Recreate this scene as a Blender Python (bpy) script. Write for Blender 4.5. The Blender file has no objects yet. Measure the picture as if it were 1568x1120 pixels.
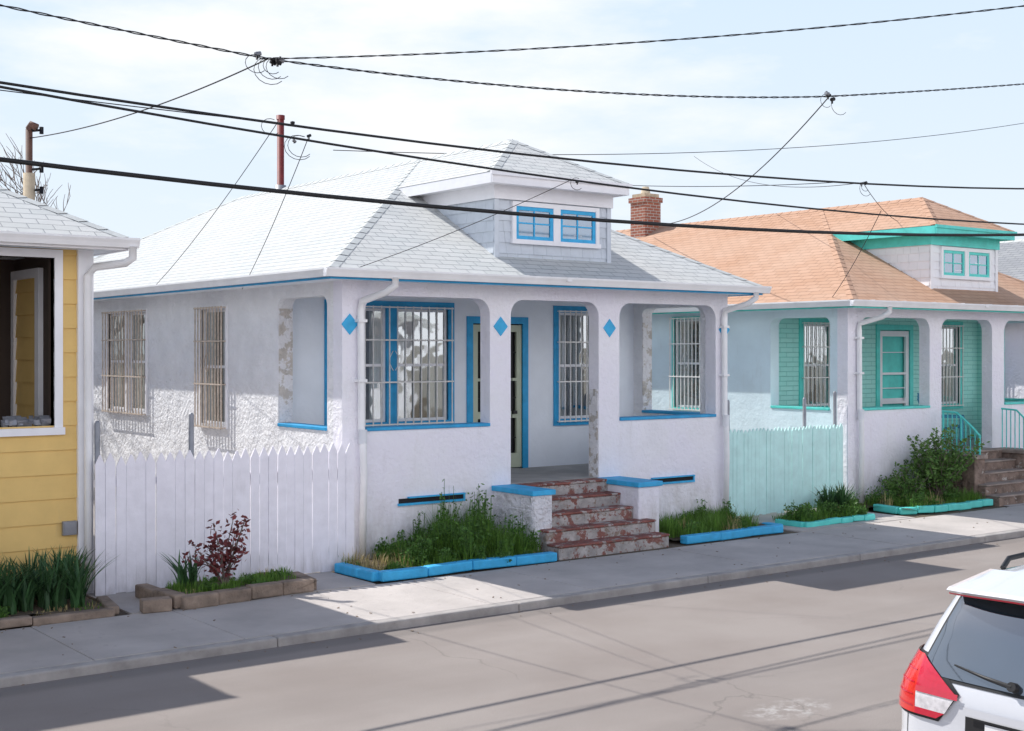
import bpy, math, random
from mathutils import Vector
random.seed(7)
scene=bpy.context.scene
R=random.random
def U(a,b): return a+(b-a)*random.random()

# ------------------------------------------------------------------ materials
def nt(name):
    m=bpy.data.materials.new(name); m.use_nodes=True
    t=m.node_tree; b=t.nodes["Principled BSDF"]
    return m,t,b
def node(t,ty,**kw):
    n=t.nodes.new(ty)
    for k,v in kw.items(): setattr(n,k,v)
    return n
def setcol(sock,c): sock.default_value=(c[0],c[1],c[2],1)
def sc(c,k): return tuple(min(1,max(0,x*k)) for x in c)
def mixc(t,fac,a,b,mode='MIX'):
    n=node(t,'ShaderNodeMix',data_type='RGBA',blend_type=mode)
    for s,v in ((n.inputs[0],fac),(n.inputs[6],a),(n.inputs[7],b)):
        if isinstance(v,bpy.types.NodeSocket): t.links.new(v,s)
        elif isinstance(v,(int,float)): s.default_value=v
        else: setcol(s,v)
    return n.outputs[2]
def noise(t,vec,scale,detail=5,rough=.55):
    n=node(t,'ShaderNodeTexNoise'); n.inputs['Scale'].default_value=scale
    n.inputs['Detail'].default_value=detail; n.inputs['Roughness'].default_value=rough
    if vec is not None: t.links.new(vec,n.inputs['Vector'])
    return n.outputs['Fac']
def ramp(t,fac,p0,p1,o0=0.0,o1=1.0):
    n=node(t,'ShaderNodeMapRange'); n.inputs[1].default_value=p0; n.inputs[2].default_value=p1
    n.inputs[3].default_value=o0; n.inputs[4].default_value=o1
    t.links.new(fac,n.inputs[0]); return n.outputs[0]
def math_(t,op,a,b=None):
    n=node(t,'ShaderNodeMath',operation=op)
    for i,v in enumerate((a,b)):
        if v is None: continue
        if isinstance(v,bpy.types.NodeSocket): t.links.new(v,n.inputs[i])
        else: n.inputs[i].default_value=v
    return n.outputs[0]
def dobump(t,b,h,strength,dist=.02):
    n=node(t,'ShaderNodeBump'); n.inputs['Strength'].default_value=strength; n.inputs['Distance'].default_value=dist
    t.links.new(h,n.inputs['Height']); t.links.new(n.outputs[0],b.inputs['Normal'])
def M(name,col,rough=.8,var=.12,vs=2.5,bump=0,bs=40,metal=0,coat=0,dirt=None,dirtcol=(.3,.27,.24),spec=.4,dist=.02,peel=None,peelamt=.62,peel2=None,peelsc=7,ior=None,cool=None):
    m,t,b=nt(name)
    tc=node(t,'ShaderNodeTexCoord').outputs['Object']
    c=mixc(t,ramp(t,noise(t,tc,vs,6),.3,.7),sc(col,1-var),sc(col,1+var*.4))
    if cool: c=mixc(t,ramp(t,noise(t,tc,.9,5),.42,.62),c,cool)
    if peel:
        f=ramp(t,noise(t,tc,peelsc,8,.7),peelamt,peelamt+.03)
        c=mixc(t,f,c,peel)
    if peel2:
        f=ramp(t,noise(t,tc,peelsc*1.7,8,.7),.56,.6)
        c=mixc(t,f,c,peel2)
    if dirt is not None:
        geo=node(t,'ShaderNodeNewGeometry').outputs['Position']
        s=node(t,'ShaderNodeSeparateXYZ'); t.links.new(geo,s.inputs[0])
        g=ramp(t,s.outputs[2],dirt,-.3)
        mp=node(t,'ShaderNodeMapping'); mp.inputs['Scale'].default_value=(3,3,.8); t.links.new(tc,mp.inputs[0])
        st=ramp(t,noise(t,mp.outputs[0],2.2,8,.65),.38,.72)
        c=mixc(t,math_(t,'MULTIPLY',math_(t,'MULTIPLY',g,st),.85),c,dirtcol)
        st2=ramp(t,noise(t,mp.outputs[0],1.3,8,.7),.58,.8)
        c=mixc(t,math_(t,'MULTIPLY',st2,.22),c,dirtcol)
    t.links.new(c,b.inputs['Base Color'])
    b.inputs['Roughness'].default_value=rough; b.inputs['Metallic'].default_value=metal
    b.inputs['Specular IOR Level'].default_value=spec
    b.inputs['Coat Weight'].default_value=coat
    if ior: b.inputs['IOR'].default_value=ior
    if bump:
        h=math_(t,'ADD',noise(t,tc,bs,4,.6),math_(t,'MULTIPLY',noise(t,tc,bs/6,2,.5),1.6))
        dobump(t,b,h,bump,dist)
    return m
def shingles(name,c1,c2,line,stain=None,row=.15):
    m,t,b=nt(name)
    uv=node(t,'ShaderNodeTexCoord').outputs['UV']
    br=node(t,'ShaderNodeTexBrick'); br.offset=.5
    t.links.new(uv,br.inputs['Vector'])
    setcol(br.inputs['Color1'],c1); setcol(br.inputs['Color2'],c2); setcol(br.inputs['Mortar'],line)
    br.inputs['Scale'].default_value=1; br.inputs['Brick Width'].default_value=.31
    br.inputs['Row Height'].default_value=row; br.inputs['Mortar Size'].default_value=.006
    br.inputs['Mortar Smooth'].default_value=.4; br.inputs['Bias'].default_value=0
    s=node(t,'ShaderNodeSeparateXYZ'); t.links.new(uv,s.inputs[0])
    saw=math_(t,'FRACT',math_(t,'DIVIDE',s.outputs[1],row))
    edge=ramp(t,saw,.16,.02)
    wob=ramp(t,noise(t,uv,1.3,6),.3,.6)
    c=mixc(t,math_(t,'MULTIPLY',edge,math_(t,'MULTIPLY',wob,.75)),br.outputs['Color'],line)
    c=mixc(t,math_(t,'MULTIPLY',ramp(t,noise(t,uv,.55,7),.4,.75),.5),c,stain or sc(c1,.75))
    c=mixc(t,math_(t,'MULTIPLY',noise(t,uv,60,2),.3),c,sc(c1,.7))
    t.links.new(c,b.inputs['Base Color']); b.inputs['Roughness'].default_value=.95; b.inputs['Specular IOR Level'].default_value=.15
    h=math_(t,'ADD',math_(t,'MULTIPLY',saw,-.6),math_(t,'MULTIPLY',br.outputs['Fac'],-.5))
    h=math_(t,'ADD',h,math_(t,'MULTIPLY',noise(t,uv,1.4,3),2.0))
    dobump(t,b,h,.8,.02)
    return m
def bricks(name,c1,c2,mort,w=.21,hh=.075,ms=.01,smooth=.1):
    m,t,b=nt(name)
    tc=node(t,'ShaderNodeTexCoord').outputs['Object']
    s=node(t,'ShaderNodeSeparateXYZ'); t.links.new(tc,s.inputs[0])
    cb=node(t,'ShaderNodeCombineXYZ'); t.links.new(math_(t,'ADD',s.outputs[0],s.outputs[1]),cb.inputs[0]); t.links.new(s.outputs[2],cb.inputs[1])
    br=node(t,'ShaderNodeTexBrick'); t.links.new(cb.outputs[0],br.inputs['Vector'])
    setcol(br.inputs['Color1'],c1); setcol(br.inputs['Color2'],c2); setcol(br.inputs['Mortar'],mort)
    br.inputs['Scale'].default_value=1; br.inputs['Brick Width'].default_value=w; br.inputs['Row Height'].default_value=hh
    br.inputs['Mortar Size'].default_value=ms; br.inputs['Mortar Smooth'].default_value=smooth
    c=mixc(t,math_(t,'MULTIPLY',noise(t,tc,9,5),.4),br.outputs['Color'],sc(c1,.7))
    t.links.new(c,b.inputs['Base Color']); b.inputs['Roughness'].default_value=.9
    dobump(t,b,math_(t,'MULTIPLY',br.outputs['Fac'],-1),.8,.02)
    return m
def asphalt():
    m,t,b=nt('asphalt')
    tc=node(t,'ShaderNodeTexCoord').outputs['Object']
    c=mixc(t,ramp(t,noise(t,tc,.5,7),.35,.65),(.295,.252,.228),(.355,.312,.286))
    c=mixc(t,math_(t,'MULTIPLY',ramp(t,noise(t,tc,90,3,.7),.35,.7),.45),c,(.16,.143,.132))
    c=mixc(t,math_(t,'MULTIPLY',ramp(t,noise(t,tc,260,2,.7),.6,.75),.35),c,(.5,.47,.44))
    mp=node(t,'ShaderNodeMapping'); mp.inputs['Scale'].default_value=(.1,1.1,1); t.links.new(tc,mp.inputs[0])
    c=mixc(t,math_(t,'MULTIPLY',ramp(t,noise(t,mp.outputs[0],1.2,4),.45,.7),.35),c,(.22,.195,.18))
    v=node(t,'ShaderNodeTexVoronoi',feature='DISTANCE_TO_EDGE'); v.inputs['Scale'].default_value=.4
    wv=node(t,'ShaderNodeVectorMath',operation='ADD')
    nn=node(t,'ShaderNodeTexNoise'); nn.inputs['Scale'].default_value=1.2; nn.inputs['Detail'].default_value=6
    t.links.new(tc,nn.inputs['Vector']); t.links.new(tc,wv.inputs[0]); t.links.new(nn.outputs['Color'],wv.inputs[1]); t.links.new(wv.outputs[0],v.inputs['Vector'])
    cr=math_(t,'MULTIPLY',ramp(t,v.outputs[0],.008,.0),ramp(t,noise(t,tc,.4,3),.52,.66))
    c=mixc(t,math_(t,'MULTIPLY',cr,.45),c,(.13,.12,.11))
    s=node(t,'ShaderNodeSeparateXYZ'); t.links.new(tc,s.inputs[0])
    yy=s.outputs[1]; wig=math_(t,'MULTIPLY',noise(t,tc,.9,4),.16)
    for y0,wd,am in((7.35,.03,.4),(12.45,.22,.4)):
        dd=math_(t,'ABSOLUTE',math_(t,'SUBTRACT',math_(t,'ADD',yy,wig),y0+.08))
        c=mixc(t,math_(t,'MULTIPLY',ramp(t,dd,wd,wd*.4),am),c,(.15,.138,.13))
    dx=math_(t,'POWER',math_(t,'DIVIDE',math_(t,'SUBTRACT',s.outputs[0],8.9),.55),2.0)
    dy=math_(t,'POWER',math_(t,'DIVIDE',math_(t,'SUBTRACT',s.outputs[1],7.75),.28),2.0)
    sp=ramp(t,math_(t,'ADD',dx,dy),1.0,.0)
    f=math_(t,'MULTIPLY',sp,ramp(t,noise(t,tc,9,6,.7),.46,.66))
    c=mixc(t,math_(t,'MULTIPLY',f,.6),c,(.62,.6,.58))
    t.links.new(c,b.inputs['Base Color']); b.inputs['Roughness'].default_value=.92; b.inputs['Specular IOR Level'].default_value=.2
    dobump(t,b,noise(t,tc,120,3,.7),.4,.01)
    return m
def glass(name,fac=.32,tint=(.9,.95,.95)):
    m=bpy.data.materials.new(name); m.use_nodes=True; t=m.node_tree
    for n in list(t.nodes): t.nodes.remove(n)
    o=node(t,'ShaderNodeOutputMaterial'); mx=node(t,'ShaderNodeMixShader'); tr=node(t,'ShaderNodeBsdfTransparent'); gl=node(t,'ShaderNodeBsdfGlossy')
    setcol(tr.inputs[0],(.75,.8,.8)); setcol(gl.inputs[0],tint); gl.inputs['Roughness'].default_value=.03
    nz=noise(t,node(t,'ShaderNodeTexCoord').outputs['Object'],1.5,2)
    bp=node(t,'ShaderNodeBump'); bp.inputs['Strength'].default_value=.15; bp.inputs['Distance'].default_value=.05
    t.links.new(nz,bp.inputs['Height']); t.links.new(bp.outputs[0],gl.inputs['Normal'])
    mx.inputs[0].default_value=fac
    t.links.new(tr.outputs[0],mx.inputs[1]); t.links.new(gl.outputs[0],mx.inputs[2]); t.links.new(mx.outputs[0],o.inputs[0])
    return m
def leafmat(name,c,tr=.35,var=.4):
    m,t,b=nt(name)
    geo=node(t,'ShaderNodeNewGeometry')
    c1=mixc(t,geo.outputs['Random Per Island'],sc(c,1-var),sc(c,1+var))
    t.links.new(c1,b.inputs['Base Color']); b.inputs['Roughness'].default_value=.5
    b.inputs['Specular IOR Level'].default_value=.35
    tl=node(t,'ShaderNodeBsdfTranslucent'); t.links.new(c1,tl.inputs[0])
    mx=node(t,'ShaderNodeMixShader'); mx.inputs[0].default_value=tr
    o=t.nodes['Material Output']
    t.links.new(b.outputs[0],mx.inputs[1]); t.links.new(tl.outputs[0],mx.inputs[2]); t.links.new(mx.outputs[0],o.inputs[0])
    return m

m_stucco=M('white_stucco',(.9,.89,.94),.9,.06,1.8,.8,14,dirt=.9,dirtcol=(.42,.38,.35),dist=.03,peel=(.68,.67,.69),peelamt=.68,peelsc=2.2,cool=(.87,.85,.93))
m_rough=M('roughcast_stucco',(.9,.9,.92),.95,.08,3,1.0,16,dirt=.6,dist=.05,dirtcol=(.6,.57,.53))
m_bare=M('worn_rough_render',(.66,.61,.56),.95,.25,6,1,24,dist=.05,peel=(.85,.84,.86),peelamt=.47,peelsc=5)
m_inner=M('porch_stucco',(.84,.89,.95),.9,.06,2,.4,18)
m_stuccoB=M('pale_blue_stucco',(.72,.86,.92),.9,.08,1.5,.5,14,dirt=.2)
m_white=M('white_trim_paint',(.88,.88,.91),.55,.05,4)
m_gut=M('gutter_metal',(.87,.87,.88),.45,.08,3)
m_blue=M('blue_paint',(.03,.36,.68),.55,.18,6,peel=(.55,.58,.6),peelamt=.7)
m_sky=M('bright_blue_paint',(.05,.45,.8),.6,.18,6,.3,30,peel=(.5,.55,.58),peelamt=.68)
m_chair=M('chair_paint',(.06,.3,.45),.5,.1,4)
m_teal=M('turquoise_paint',(.12,.7,.63),.55,.15,5)
m_tealB=bricks('turquoise_brick',(.44,.86,.78),(.38,.82,.74),(.25,.64,.58),.4,.1,.008)
m_tealF=M('pale_turquoise_board',(.6,.9,.87),.7,.1,5)
m_roof=shingles('grey_shingles',(.56,.58,.57),(.63,.64,.63),(.28,.3,.33),stain=(.62,.59,.55))
m_roofO=shingles('tan_orange_shingles',(.56,.35,.245),(.5,.3,.2),(.3,.18,.125),stain=(.62,.46,.36))
m_roofD=shingles('dark_shingles',(.3,.31,.33),(.36,.37,.38),(.13,.14,.15))
m_cap=M('ridge_cap',(.56,.58,.57),.95,.12,8)
m_capO=M('ridge_cap_tan',(.52,.32,.22),.95,.2,8)
m_dsh=M('grey_wall_shingle',(.62,.67,.73),.85,.1,5)
m_yel=M('yellow_clapboard',(.8,.55,.2),.7,.08,2.5,.1,60,dirt=.1)
m_side=M('off_white_siding',(.8,.8,.8),.7,.08,2)
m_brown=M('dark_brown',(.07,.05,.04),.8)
m_conc=M('porch_concrete',(.42,.4,.38),.9,.2,3,.3,40)
m_walk=M('sidewalk_concrete',(.52,.475,.445),.92,.2,1.2,.35,60,peel=(.43,.39,.37),peelamt=.62)
m_curb=M('curb_stone',(.42,.39,.37),.9,.25,4,.5,30)
m_asph=asphalt()
m_dirt=M('yard_soil',(.17,.13,.09),.98,.35,4,1,25,dist=.05)
m_grnd=M('ground',(.3,.27,.23),.98,.2,.3)
m_steps=M('peeling_step_paint',(.3,.11,.09),.85,.4,5,.8,26,peel=(.46,.42,.4),peelamt=.54,peel2=(.24,.17,.145),peelsc=4.5,dist=.04)
m_steps2=M('step_riser_paint',(.5,.47,.46),.85,.35,6,.9,22,peel=(.27,.12,.1),peelamt=.52,peel2=(.3,.24,.2),peelsc=5,dist=.04)
m_rock=M('rockface_block',(.87,.86,.9),.85,.1,5,1,9,dist=.14,peel=(.6,.58,.56),peelamt=.7)
m_stone=M('border_stone',(.3,.23,.18),.95,.45,5,.9,20)
m_fst=M('field_stone',(.3,.22,.18),.95,.6,3,1.0,8,dist=.1,peel=(.5,.46,.42),peelamt=.6)
m_stst=M('brown_stone_tread',(.36,.29,.25),.95,.35,4,.7,14,dist=.05)
m_bar=M('window_bar_paint',(.84,.83,.81),.5,.15,12)
m_barR=M('rusty_bar',(.62,.52,.43),.7,.35,14)
m_barK=M('black_iron',(.02,.02,.022),.5)
m_curt=M('curtain',(.76,.74,.71),.9,.15,3)
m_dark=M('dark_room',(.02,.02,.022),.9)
m_door=M('pale_green_door',(.5,.55,.42),.6,.1,3)
m_glass=glass('window_glass',.42)
m_red=M('red_vent_pipe',(.2,.03,.03),.6,.3,8)
m_mastt=M('rusty_brown_pipe',(.14,.07,.05),.7,.3,8)
m_wire=M('black_cable',(.012,.012,.014),.6)
m_metal=M('galvanised_pipe',(.3,.31,.34),.5,.2,6,metal=.4)
m_pole=M('weathered_mast',(.55,.45,.32),.85,.3,6)
m_fence=M('white_picket_paint',(.9,.88,.95),.75,.07,6,.15,50,dirt=.2)
m_brick=bricks('chimney_brick',(.36,.13,.08),(.28,.09,.06),(.5,.46,.42))
m_grass=leafmat('grass_blade',(.14,.27,.045))
m_grass2=leafmat('weed_leaf',(.1,.21,.045))
m_yucca=leafmat('yucca_leaf',(.05,.12,.045),.15)
m_straw=leafmat('dry_grass',(.45,.36,.17),.3)
m_rose=leafmat('red_rose_leaf',(.2,.05,.05),.3)
m_bush=leafmat('bush_leaf',(.13,.24,.06))
m_bark=M('bark',(.2,.16,.14),.95,.3,10)
m_pane=M('dark_pane',(.06,.2,.34),.06,.3,3,spec=1.0,coat=.6,ior=1.8)

# ------------------------------------------------------------------ mesh builder
class MB:
    def __init__(s): s.v=[];s.f=[];s.m=[];s.uv=[];s.sm=[]
    def face(s,pts,m=0,uv=None,sm=False):
        i=len(s.v); s.v+= [tuple(p) for p in pts]; s.f.append(tuple(range(i,i+len(pts)))); s.m.append(m); s.uv.append(uv); s.sm.append(sm)
    def box(s,x0,x1,y0,y1,z0,z1,m=0):
        x0,x1=min(x0,x1),max(x0,x1);y0,y1=min(y0,y1),max(y0,y1);z0,z1=min(z0,z1),max(z0,z1)
        i=len(s.v); s.v+=[(x,y,z) for z in(z0,z1) for y in(y0,y1) for x in(x0,x1)]
        for f in((0,2,3,1),(4,5,7,6),(0,1,5,4),(2,6,7,3),(0,4,6,2),(1,3,7,5)):
            s.f.append(tuple(i+k for k in f)); s.m.append(m); s.uv.append(None); s.sm.append(False)
    def hexa(s,c8,m=0):
        i=len(s.v); s.v+=[tuple(c) for c in c8]
        for f in((0,2,3,1),(4,5,7,6),(0,1,5,4),(2,6,7,3),(0,4,6,2),(1,3,7,5)):
            s.f.append(tuple(i+k for k in f)); s.m.append(m); s.uv.append(None); s.sm.append(False)
    def obox(s,c,ax,m=0):
        c=Vector(c); a,b,d=[Vector(q) for q in ax]
        s.hexa([c+a*i+b*j+d*k for k in(-1,1) for j in(-1,1) for i in(-1,1)],m)
    def prism(s,poly,T,d0,d1,m=0):
        n=len(poly); i=len(s.v)
        s.v+=[T(a,d0,z) for a,z in poly]+[T(a,d1,z) for a,z in poly]
        F=[tuple(range(i,i+n)),tuple(range(i+2*n-1,i+n-1,-1))]+[(i+k,i+n+k,i+n+(k+1)%n,i+(k+1)%n) for k in range(n)]
        for f in F: s.f.append(f); s.m.append(m); s.uv.append(None); s.sm.append(False)
    def lbox(s,T,a0,a1,d0,d1,z0,z1,m=0):
        p=T(a0,d0,z0); q=T(a1,d1,z1); s.box(p[0],q[0],p[1],q[1],p[2],q[2],m)
    def tube(s,pts,r,n=8,m=0,sm=True):
        pts=[Vector(p) for p in pts]; k=len(pts); rr=r if isinstance(r,(list,tuple)) else [r]*k
        base=len(s.v); up=Vector((0,0,1))
        for i,p in enumerate(pts):
            d=(pts[min(i+1,k-1)]-pts[max(i-1,0)]).normalized()
            a=d.cross(up) if abs(d.z)<.95 else d.cross(Vector((0,1,0)))
            a.normalize(); b=d.cross(a)
            for j in range(n):
                t=2*math.pi*j/n; s.v.append(tuple(p+(a*math.cos(t)+b*math.sin(t))*rr[i]))
        for i in range(k-1):
            for j in range(n):
                s.f.append((base+i*n+j,base+i*n+(j+1)%n,base+(i+1)*n+(j+1)%n,base+(i+1)*n+j)); s.m.append(m); s.uv.append(None); s.sm.append(sm)
        for e in (0,k-1):
            f=tuple(base+e*n+j for j in range(n)); s.f.append(f); s.m.append(m); s.uv.append(None); s.sm.append(False)
    def build(s,name,mats,parent=None,bevel=0):
        me=bpy.data.meshes.new(name); me.from_pydata(s.v,[],s.f)
        if not isinstance(mats,(list,tuple)): mats=[mats]
        for mm in mats: me.materials.append(mm)
        me.polygons.foreach_set('material_index',s.m); me.polygons.foreach_set('use_smooth',s.sm)
        if any(u is not None for u in s.uv):
            L=me.uv_layers.new(name='UVMap'); k=0
            for f,u in zip(s.f,s.uv):
                for j in range(len(f)):
                    L.data[k].uv=u[j] if u else (0,0); k+=1
        me.update(); o=bpy.data.objects.new(name,me); scene.collection.objects.link(o)
        if parent: o.parent=parent
        if bevel:
            b=o.modifiers.new('bevel','BEVEL'); b.width=bevel; b.segments=2; b.limit_method='ANGLE'
        return o
def empty(name,loc=(0,0,0)):
    e=bpy.data.objects.new(name,None); scene.collection.objects.link(e); e.location=loc; return e
def TF(Y0): return lambda a,d,z:(a,Y0+d,z)      # wall facing -Y
def TL(X0): return lambda a,d,z:(X0+d,a,z)      # wall facing -X
def TR(X0): return lambda a,d,z:(X0-d,a,z)      # wall facing +X

def wall(mb,T,a0,a1,z0,z1,ops,th,m=0):
    cur=a0
    for (o0,o1,q0,q1) in sorted(ops):
        if o0>cur: mb.lbox(T,cur,o0,0,th,z0,z1,m)
        if q0>z0: mb.lbox(T,o0,o1,0,th,z0,q0,m)
        if q1<z1: mb.lbox(T,o0,o1,0,th,q1,z1,m)
        cur=o1
    if cur<a1: mb.lbox(T,cur,a1,0,th,z0,z1,m)
def fillets(mb,T,o0,o1,zt,th,r,m=0):
    for x,sg in((o0,1),(o1,-1)):
        poly=[(x,zt)]+[(x+sg*r-sg*r*math.cos(t),zt-r+r*math.sin(t)) for t in [math.pi/2*(1-i/8) for i in range(9)]]
        mb.prism(poly,T,0,th,m)
def window(name,E,T,a0,a1,z0,z1,case,bar,nb,mull=(),casing=.11,depth=.1,cover=.75,out=.07,hor=(.0,.36,.72,1.0),sash=None):
    sash=sash or m_white
    f=MB(); c=casing
    f.lbox(T,a0-c,a0,-.03,depth,z0-c,z1+c); f.lbox(T,a1,a1+c,-.03,depth,z0-c,z1+c)
    f.lbox(T,a0,a1,-.03,depth,z1,z1+c); f.lbox(T,a0,a1,-.045,depth,z0-c,z0)
    edges=[a0]; 
    for q in mull:
        f.lbox(T,q-.1,q+.1,-.025,depth,z0,z1); edges+= [q-.1,q+.1]
    edges.append(a1)
    f.build(name+'_casing',case,E)
    s=MB(); g=MB(); cu=MB()
    for i in range(0,len(edges),2):
        b0,b1=edges[i],edges[i+1]; t=.045; zm=(z0+z1)/2
        s.lbox(T,b0,b0+t,.03,.085,z0,z1); s.lbox(T,b1-t,b1,.03,.085,z0,z1)
        s.lbox(T,b0+t,b1-t,.03,.085,z0,z0+t); s.lbox(T,b0+t,b1-t,.03,.085,z1-t,z1); s.lbox(T,b0+t,b1-t,.025,.08,zm-t/2,zm+t/2)
        tw=U(-.012,.012)
        g.face([T(b0+t,.06,z0+t),T(b1-t,.06+tw,z0+t),T(b1-t,.06+tw,zm-t/2),T(b0+t,.06,zm-t/2)])
        tw=U(-.012,.012)
        g.face([T(b0+t,.055,zm+t/2),T(b1-t,.055+tw,zm+t/2),T(b1-t,.055+tw,z1-t),T(b0+t,.055,z1-t)])
        n=60; w=(b1-b0)
        for side in (0,1):
            cv=cover*U(.6,1.15)
            x0=b0 if side==0 else b1-w*cv/2; x1=b0+w*cv/2 if side==0 else b1
            for k in range(n):
                u0,u1=k/n,(k+1)/n
                p=[x0+(x1-x0)*u0,x0+(x1-x0)*u1]; d=[.14+.018*math.sin(p_*55)+.01*math.sin(p_*23) for p_ in p]
                cu.face([T(p[0],d[0],z0),T(p[1],d[1],z0),T(p[1],d[1],z1),T(p[0],d[0],z1)],sm=True)
    s.build(name+'_sash',sash,E); g.build(name+'_glass',m_glass,E); cu.build(name+'_curtain',m_curt,E)
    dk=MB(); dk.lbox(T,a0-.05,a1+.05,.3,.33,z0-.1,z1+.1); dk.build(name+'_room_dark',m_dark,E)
    if nb:
        br=MB(); n=nb; q0,q1=a0-.04,a1+.04
        for k in range(n+1):
            x=q0+(q1-q0)*k/n; br.lbox(T,x-.008,x+.008,-out-.018,-out,z0-.06,z1+.04)
        for h in hor:
            z=z0-.04+(z1-z0+.06)*h; br.lbox(T,q0-.02,q1+.02,-out-.03,-out-.019,z-.012,z+.012)
            for x in(q0,q1): br.lbox(T,x-.007,x+.007,-out,-.03,z-.01,z+.01)
        xm=(q0+q1)/2; zm=z0+(z1-z0)*.54
        for sg in(1,-1):
            br.tube([T(xm+sg*(.02+.07*math.sin(k*.52)),-out-.028,zm-.16+.32*k/6) for k in range(7)],.006,5,0)
        br.build(name+'_security_bars',bar,E)

def hipcap(mb,p0,p1,sa,sb,m=0,seg=.28,w=.13):
    p0=Vector(p0);p1=Vector(p1);sa=Vector(sa)*w;sb=Vector(sb)*w; L=(p1-p0).length; n=max(1,int(L/seg))
    for i in range(n):
        a=p0.lerp(p1,i/n); b=p0.lerp(p1,(i+1)/n); u0=Vector((0,0,.016)); u1=Vector((0,0,.008)); e=Vector((0,0,.006))
        mb.face([a+sa+u0-e,b+sa+u1-e,b+u1+e,a+u0+e],m); mb.face([a+u0+e,b+u1+e,b+sb+u1-e,a+sb+u0-e],m)
        mb.face([a+sa-e*2,a+sa+u0-e,a+u0+e,a+sb+u0-e,a+sb-e*2],m)

def roof(E,ze,mat,cap,fas=None,dwall=None,dorm_trim=None,under=None,wmat=None,dwin=True):
    fas=fas or m_white
    x0,x1,y0,y1=8.96,17.6,15.9,31.9; cx=(x0+x1)/2; run=cx-x0; k=2.35/4.32; zr=ze+run*k
    sl=math.sqrt(1+k*k)
    A=(x0,y0,ze);B=(x1,y0,ze);C=(x1,y1,ze);D=(x0,y1,ze);P=(cx,y0+run,zr);Q=(cx,y1-run,zr)
    r=MB()
    dx0,dx1,dy0=11.88,2*cx-11.88,16.15; dz=ze+(dx0-x0)*k; dh=cx-dx0
    yb=y0+(dx0-x0)
    r.face([A,B,P],0,[(x0,0),(x1,0),(cx,run*sl)])
    r.face([D,A,P,Q],0,[(y1,0),(y0,0),(y0+run,run*sl),(y1-run,run*sl)])
    r.face([B,C,Q,P],0,[(y0,0),(y1,0),(y1-run,run*sl),(y0+run,run*sl)])
    r.face([C,D,Q],0,[(x1,0),(x0,0),(cx,run*sl)])
    ap=(cx,dy0+dh*.95,zr)
    l=dh*sl
    v0=(dx0-x0)*sl
    r.face([(dx0,yb,dz),(dx0,dy0,dz),ap,P],0,[(yb,v0),(dy0,v0),(ap[1],v0+l),(P[1],v0+l)])
    r.face([(dx1,dy0,dz),(dx1,yb,dz),P,ap],0,[(dy0,v0),(yb,v0),(P[1],v0+l),(ap[1],v0+l)])
    r.face([(dx0,dy0,dz),(dx1,dy0,dz),ap],0,[(dx0,0),(dx1,0),(cx,l)])
    r.build('roof',mat,E)
    c=MB()
    hipcap(c,A,P,(1,0,0),(0,1,0)); hipcap(c,B,P,(-1,0,0),(0,1,0)); hipcap(c,(cx,ap[1],zr),Q,(1,0,-k),(-1,0,-k))
    hipcap(c,(dx0,dy0,dz),ap,(1,0,0),(0,1,0)); hipcap(c,(dx1,dy0,dz),ap,(-1,0,0),(0,1,0)); hipcap(c,D,Q,(1,0,0),(0,-1,0))
    c.build('ridge_caps',cap,E)
    s=MB(); s.box(x0+.02,x1-.02,y0+.02,y1-.02,ze-.13,ze-.1,0)
    for q in ((x0+.01,x1-.01,y0+.005,y0+.03),(x0+.01,x1-.01,y1-.03,y1-.005),(x0+.005,x0+.03,y0+.03,y1-.03),(x1-.03,x1-.005,y0+.03,y1-.03)):
        s.box(q[0],q[1],q[2],q[3],ze-.145,ze-.006,1)
    s.build('soffit_and_fascia',[m_inner,under or fas],E)
    g=MB()
    prof=[(0,0),(0,-.115),(-.065,-.115),(-.085,-.06),(-.105,-.02),(-.105,.005),(-.095,.005),(-.09,-.015),(-.07,-.05),(-.055,-.1),(-.01,-.1),(-.01,0)]
    g.prism([(d,z+ze) for d,z in prof],lambda a,d,z:(d,y0+a,z),x0-.1,x1+.1)
    g.prism([(d,z+ze) for d,z in prof],lambda a,d,z:(x0+a,d,z),y0+.005,y1)
    g.prism([(d,z+ze) for d,z in prof],lambda a,d,z:(x1-a,d,z),y0+.005,y1)
    for i in range(9):
        x=x0+.5+i*.95; g.box(x-.012,x+.012,y0-.108,y0+.05,ze+.006,ze+.012)
    g.box(x0+4.1,x0+4.2,y0-.108,y0-.07,ze-.06,ze+.002)
    g.build('gutters',m_gut,E)
    w0,w1,yw=12.22,14.54,16.54; zb=ze+.2
    d=MB(); d.box(w0,w1,yw,18.6,zb,dz-.2,0)
    rows=int((dz-.36-zb)/.17)
    for i in range(rows+1):
        z=zb+.02+i*.17; zt=min(z+.19,dz-.3)
        xx=w0-.02
        while xx<w1:
            wd=U(.16,.3); xe=min(xx+wd,w1+.02); o=U(0,.006)
            d.hexa([(xx,yw-.03-o,z),(xe-.004,yw-.03-o,z),(xx,yw-.005,z),(xe-.004,yw-.005,z),(xx,yw-.012,zt),(xe-.004,yw-.012,zt),(xx,yw-.004,zt),(xe-.004,yw-.004,zt)],0); xx=xe
        yy=yw
        while yy<18.6:
            ye=min(yy+U(.16,.3),18.6)
            for X,sg in((w0,-1),(w1,1)):
                d.hexa([(X+sg*.03,yy,z),(X+sg*.005,yy,z),(X+sg*.03,ye-.004,z),(X+sg*.005,ye-.004,z),(X+sg*.012,yy,zt),(X+sg*.004,yy,zt),(X+sg*.012,ye-.004,zt),(X+sg*.004,ye-.004,zt)],0)
            yy=ye
    d.box(w0-.035,w0+.05,yw-.045,yw-.031,zb,dz-.3,0); d.box(w1-.05,w1+.035,yw-.045,yw-.031,zb,dz-.3,0)
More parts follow.
